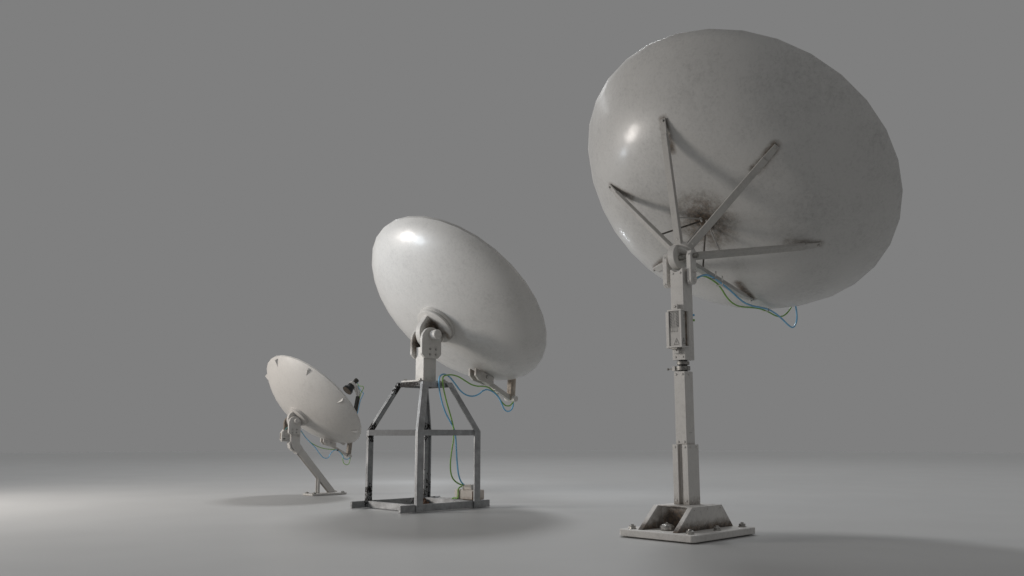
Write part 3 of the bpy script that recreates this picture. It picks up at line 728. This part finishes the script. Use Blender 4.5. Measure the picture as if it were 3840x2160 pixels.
S.part('panel_outline', bm, M['wornink'], cb)
bm = bm_new(); add_tube(bm, [(-.25, -.38, 1.31), (-.255, -.43, 1.318), (-.255, -.475, 1.305), (-.255, -.50, 1.27)], .013); S.part('cable', bm, plain('pale_green_hose', (.22, .5, .48), .4), smooth=True, label='short pale turquoise cable')
# fins round the rim
for k in range(8):
    ang = R(1.8+45*k)
    rad = E1*math.cos(ang)+E2*math.sin(ang); tan = -E1*math.sin(ang)+E2*math.cos(ang)
    a = on_dish(VS, RS, profS, .86, ang, -.004); b = on_dish(VS, RS, profS, .975, ang, -.004)
    pk = on_dish(VS, RS, profS, .955, ang, 0); out = (on_dish(VS, RS, profS, .95, ang)-VS).normalized()
    nrm = (-(AX)+rad*.75).normalized()
    bm = bm_new()
    A = bm.verts.new(a); B = bm.verts.new(b+tan*.033-nrm*.008); Cc = bm.verts.new(b-tan*.033-nrm*.008); Dd = bm.verts.new(pk+nrm*.046)
    for f in ((A, B, Dd), (A, Dd, Cc), (B, Cc, Dd), (A, Cc, B)): bm.faces.new(f)
    S.part('rim_fin', bm, m_dS)
m_armS = paint('paint_small_feed_arm', (.56, .53, .50), .55, grime=.4, spots=[(S.pt((-.19, .35, 1.03)), .14, .5)])
m_upS = paint('paint_small_upright', (.27, .235, .20), .55, grime=.6)
feed_arm(S, -.19, [(.30, 1.10), (.59, 1.01), (.60, .95), (.56, .925), (.345, .985), (.295, 1.035)], .05,
         ((.47, .985), (.925, .745)), 1, (.94, .75), .036, [(.935, .735), (.965, 1.02), (1.045, 1.50)], .07, (m_armS, m_s, m_upS), .62, (.475, 1.015))
bm = bm_new(); add_bar(bm, (-.19, 1.04, 1.48), (-.19, 1.135, 1.955), .07, .065, (1, 0, 0)); S.part('feed_tube', bm, M['grime_black'], bevel=.004)
bm = bm_new(); add_tube(bm, [(-.19, 1.14, 1.94), (-.19, 1.15, 2.0), (-.19, 1.135, 2.07), (-.19, 1.10, 2.13), (-.19, 1.07, 2.17)], .034, 8); S.part('feed_neck', bm, m_s, smooth=True)
bm = bm_new(); add_tube(bm, [(-.19, 1.105, 1.96), (-.19, 1.10, 2.02), (-.19, 1.06, 2.08), (-.19, 1.03, 2.11)], .014, 6); S.part('feed_stay', bm, m_armS, smooth=True)
feed_horn(S, (-.19, .857, 2.063), 1.0, m_s)
SB2 = [(-0.19, -0.26, 1.30), (-0.19, -0.185, 1.243), (-0.188, -0.167, 1.222), (-0.186, -0.096, 1.136), (-0.185, 0.007, 1.039), (-0.183, 0.136, 0.931), (-0.181, 0.241, 0.812), (-0.179, 0.32, 0.735), (-0.178, 0.397, 0.71), (-0.176, 0.459, 0.732), (-0.174, 0.507, 0.808), (-0.172, 0.569, 0.859), (-0.171, 0.646, 0.868), (-0.169, 0.712, 0.826), (-0.167, 0.78, 0.76), (-0.165, 0.807, 0.704), (-0.164, 0.873, 0.681), (-0.162, 0.938, 0.696), (-0.16, 0.969, 0.745)]
SG = [(-0.19, -0.26, 1.29), (-0.19, -0.179, 1.238), (-0.188, -0.161, 1.211), (-0.186, -0.018, 1.061), (-0.184, 0.096, 0.991), (-0.182, 0.237, 0.93), (-0.18, 0.391, 0.894), (-0.178, 0.546, 0.881), (-0.176, 0.65, 0.866), (-0.174, 0.742, 0.815), (-0.172, 0.797, 0.748), (-0.17, 0.792, 0.672), (-0.168, 0.819, 0.605), (-0.166, 0.879, 0.571), (-0.164, 0.937, 0.592), (-0.162, 0.96, 0.668), (-0.16, 0.969, 0.734)]
STB = [(-0.17, 1.089, 2.245), (-0.17, 1.125, 2.171), (-0.17, 1.143, 2.124), (-0.17, 1.204, 2.057), (-0.17, 1.251, 2.031), (-0.17, 1.232, 1.969), (-0.17, 1.193, 1.9), (-0.17, 1.17, 1.831), (-0.17, 1.148, 1.735), (-0.17, 1.127, 1.646), (-0.17, 1.10, 1.55), (-0.17, 1.06, 1.3), (-0.17, 1.02, 1.1)]
STG = [(-0.15, 1.084, 2.223), (-0.15, 1.119, 2.173), (-0.15, 1.178, 2.169), (-0.15, 1.224, 2.164), (-0.15, 1.237, 2.133), (-0.15, 1.214, 2.084), (-0.15, 1.182, 2.035), (-0.15, 1.163, 1.987), (-0.15, 1.15, 1.93)]
for nm, P, mt in (('blue cable', SB2, 'blue'), ('green cable', SG, 'green'), ('blue cable', STB, 'blue'), ('green cable', STG, 'green')):
    bm = bm_new(); add_tube(bm, P, .0085 if mt == 'blue' else .0075, sm=0); S.part('cable', bm, M[mt], smooth=True, label=nm)
bm = bm_new(); add_lathe(bm, (-.17, .66, .866), (0, .8, -.5), [(-.008, .018), (.008, .018)], 10); S.part('cable_clip', bm, M['dark'])

# =================================================================== floor
m, nt, b = nt_new('studio_floor')
tc = N(nt, 'ShaderNodeTexCoord'); nn = noise(nt, tc.outputs['Object'], .7, 4, .5)
nt.links.new(mix(nt, ramp(nt, nn, .3, .7), (.415, .415, .410), (.435, .435, .430)), b.inputs['Base Color'])
b.inputs['Roughness'].default_value = .42
bm = bm_new()
bm.faces.new([bm.verts.new((52*math.cos(2*math.pi*i/96), 14+52*math.sin(2*math.pi*i/96), 0)) for i in range(96)])
me = bpy.data.meshes.new('floor'); bm.to_mesh(me); bm.free(); fl = bpy.data.objects.new('floor', me); COL.objects.link(fl); me.materials.append(m)
fl['kind'] = 'structure'; fl['label'] = 'smooth grey studio floor'

# =================================================================== world, lamps, camera
w = bpy.data.worlds.new('World'); scene.world = w; w.use_nodes = True
bg = w.node_tree.nodes['Background']; bg.inputs[0].default_value = (.212, .212, .212, 1); bg.inputs[1].default_value = 1.0

def area(name, loc, target, size, power, col, shape='DISK', spread=180, size_y=None):
    l = bpy.data.lights.new(name, 'AREA'); l.shape = shape; l.size = size; l.energy = power; l.color = col; l.spread = R(spread)
    if size_y: l.size_y = size_y
    o = bpy.data.objects.new(name, l); COL.objects.link(o); o.location = loc
    d = Vector(target)-Vector(loc); o.rotation_euler = d.to_track_quat('-Z', 'Y').to_euler(); return o
area('key_lamp', (-13, 13.7, 4.1), (-13+.98, 13.7+.1, 4.1+.0), 3.0, 800, (1, .945, .89))
area('cool_lamp', (-4.3, 13.5, 3.84), (-4.3+.87, 13.5+.49, 3.84), .7, 30, (.80, .90, 1))
area('rim_lamp', (-.23, 17.3, 3.15), (-.23+.95, 17.3+.28, 3.15+.1), .8, 60, (.90, .95, 1))
area('pool_lamp', (-2.3, 22.2, 2.2), (-2.3, 22.2+.3, 2.2-.95), .8, 17, (.90, .95, 1))
area('top_lamp', (-.8, 34, 30), (.3, -6, 0), 6.5, 4100, (.97, .985, 1))
area('far_floor_fill', (0, 66, 38), (0, 66, 0), 130, 9800, (.97, .985, 1), 'RECTANGLE', size_y=8)  # added unseen lamp that brightens the far floor to meet the background

cam = bpy.data.cameras.new('camera'); co = bpy.data.objects.new('camera', cam); COL.objects.link(co)
cam.sensor_width = 36; cam.lens = 36*3300/3840; cam.clip_end = 2000
co.location = (0, 0, 1.2); co.rotation_euler = (math.pi/2+math.atan2(545, 3300), 0, 0)
scene.camera = co
scene.render.engine = 'CYCLES'
scene.render.resolution_x = 1024; scene.render.resolution_y = 576
vs = scene.view_settings; vs.view_transform = 'Standard'; vs.look = 'None'; vs.exposure = 0; vs.gamma = 1; vs.use_curve_mapping = False
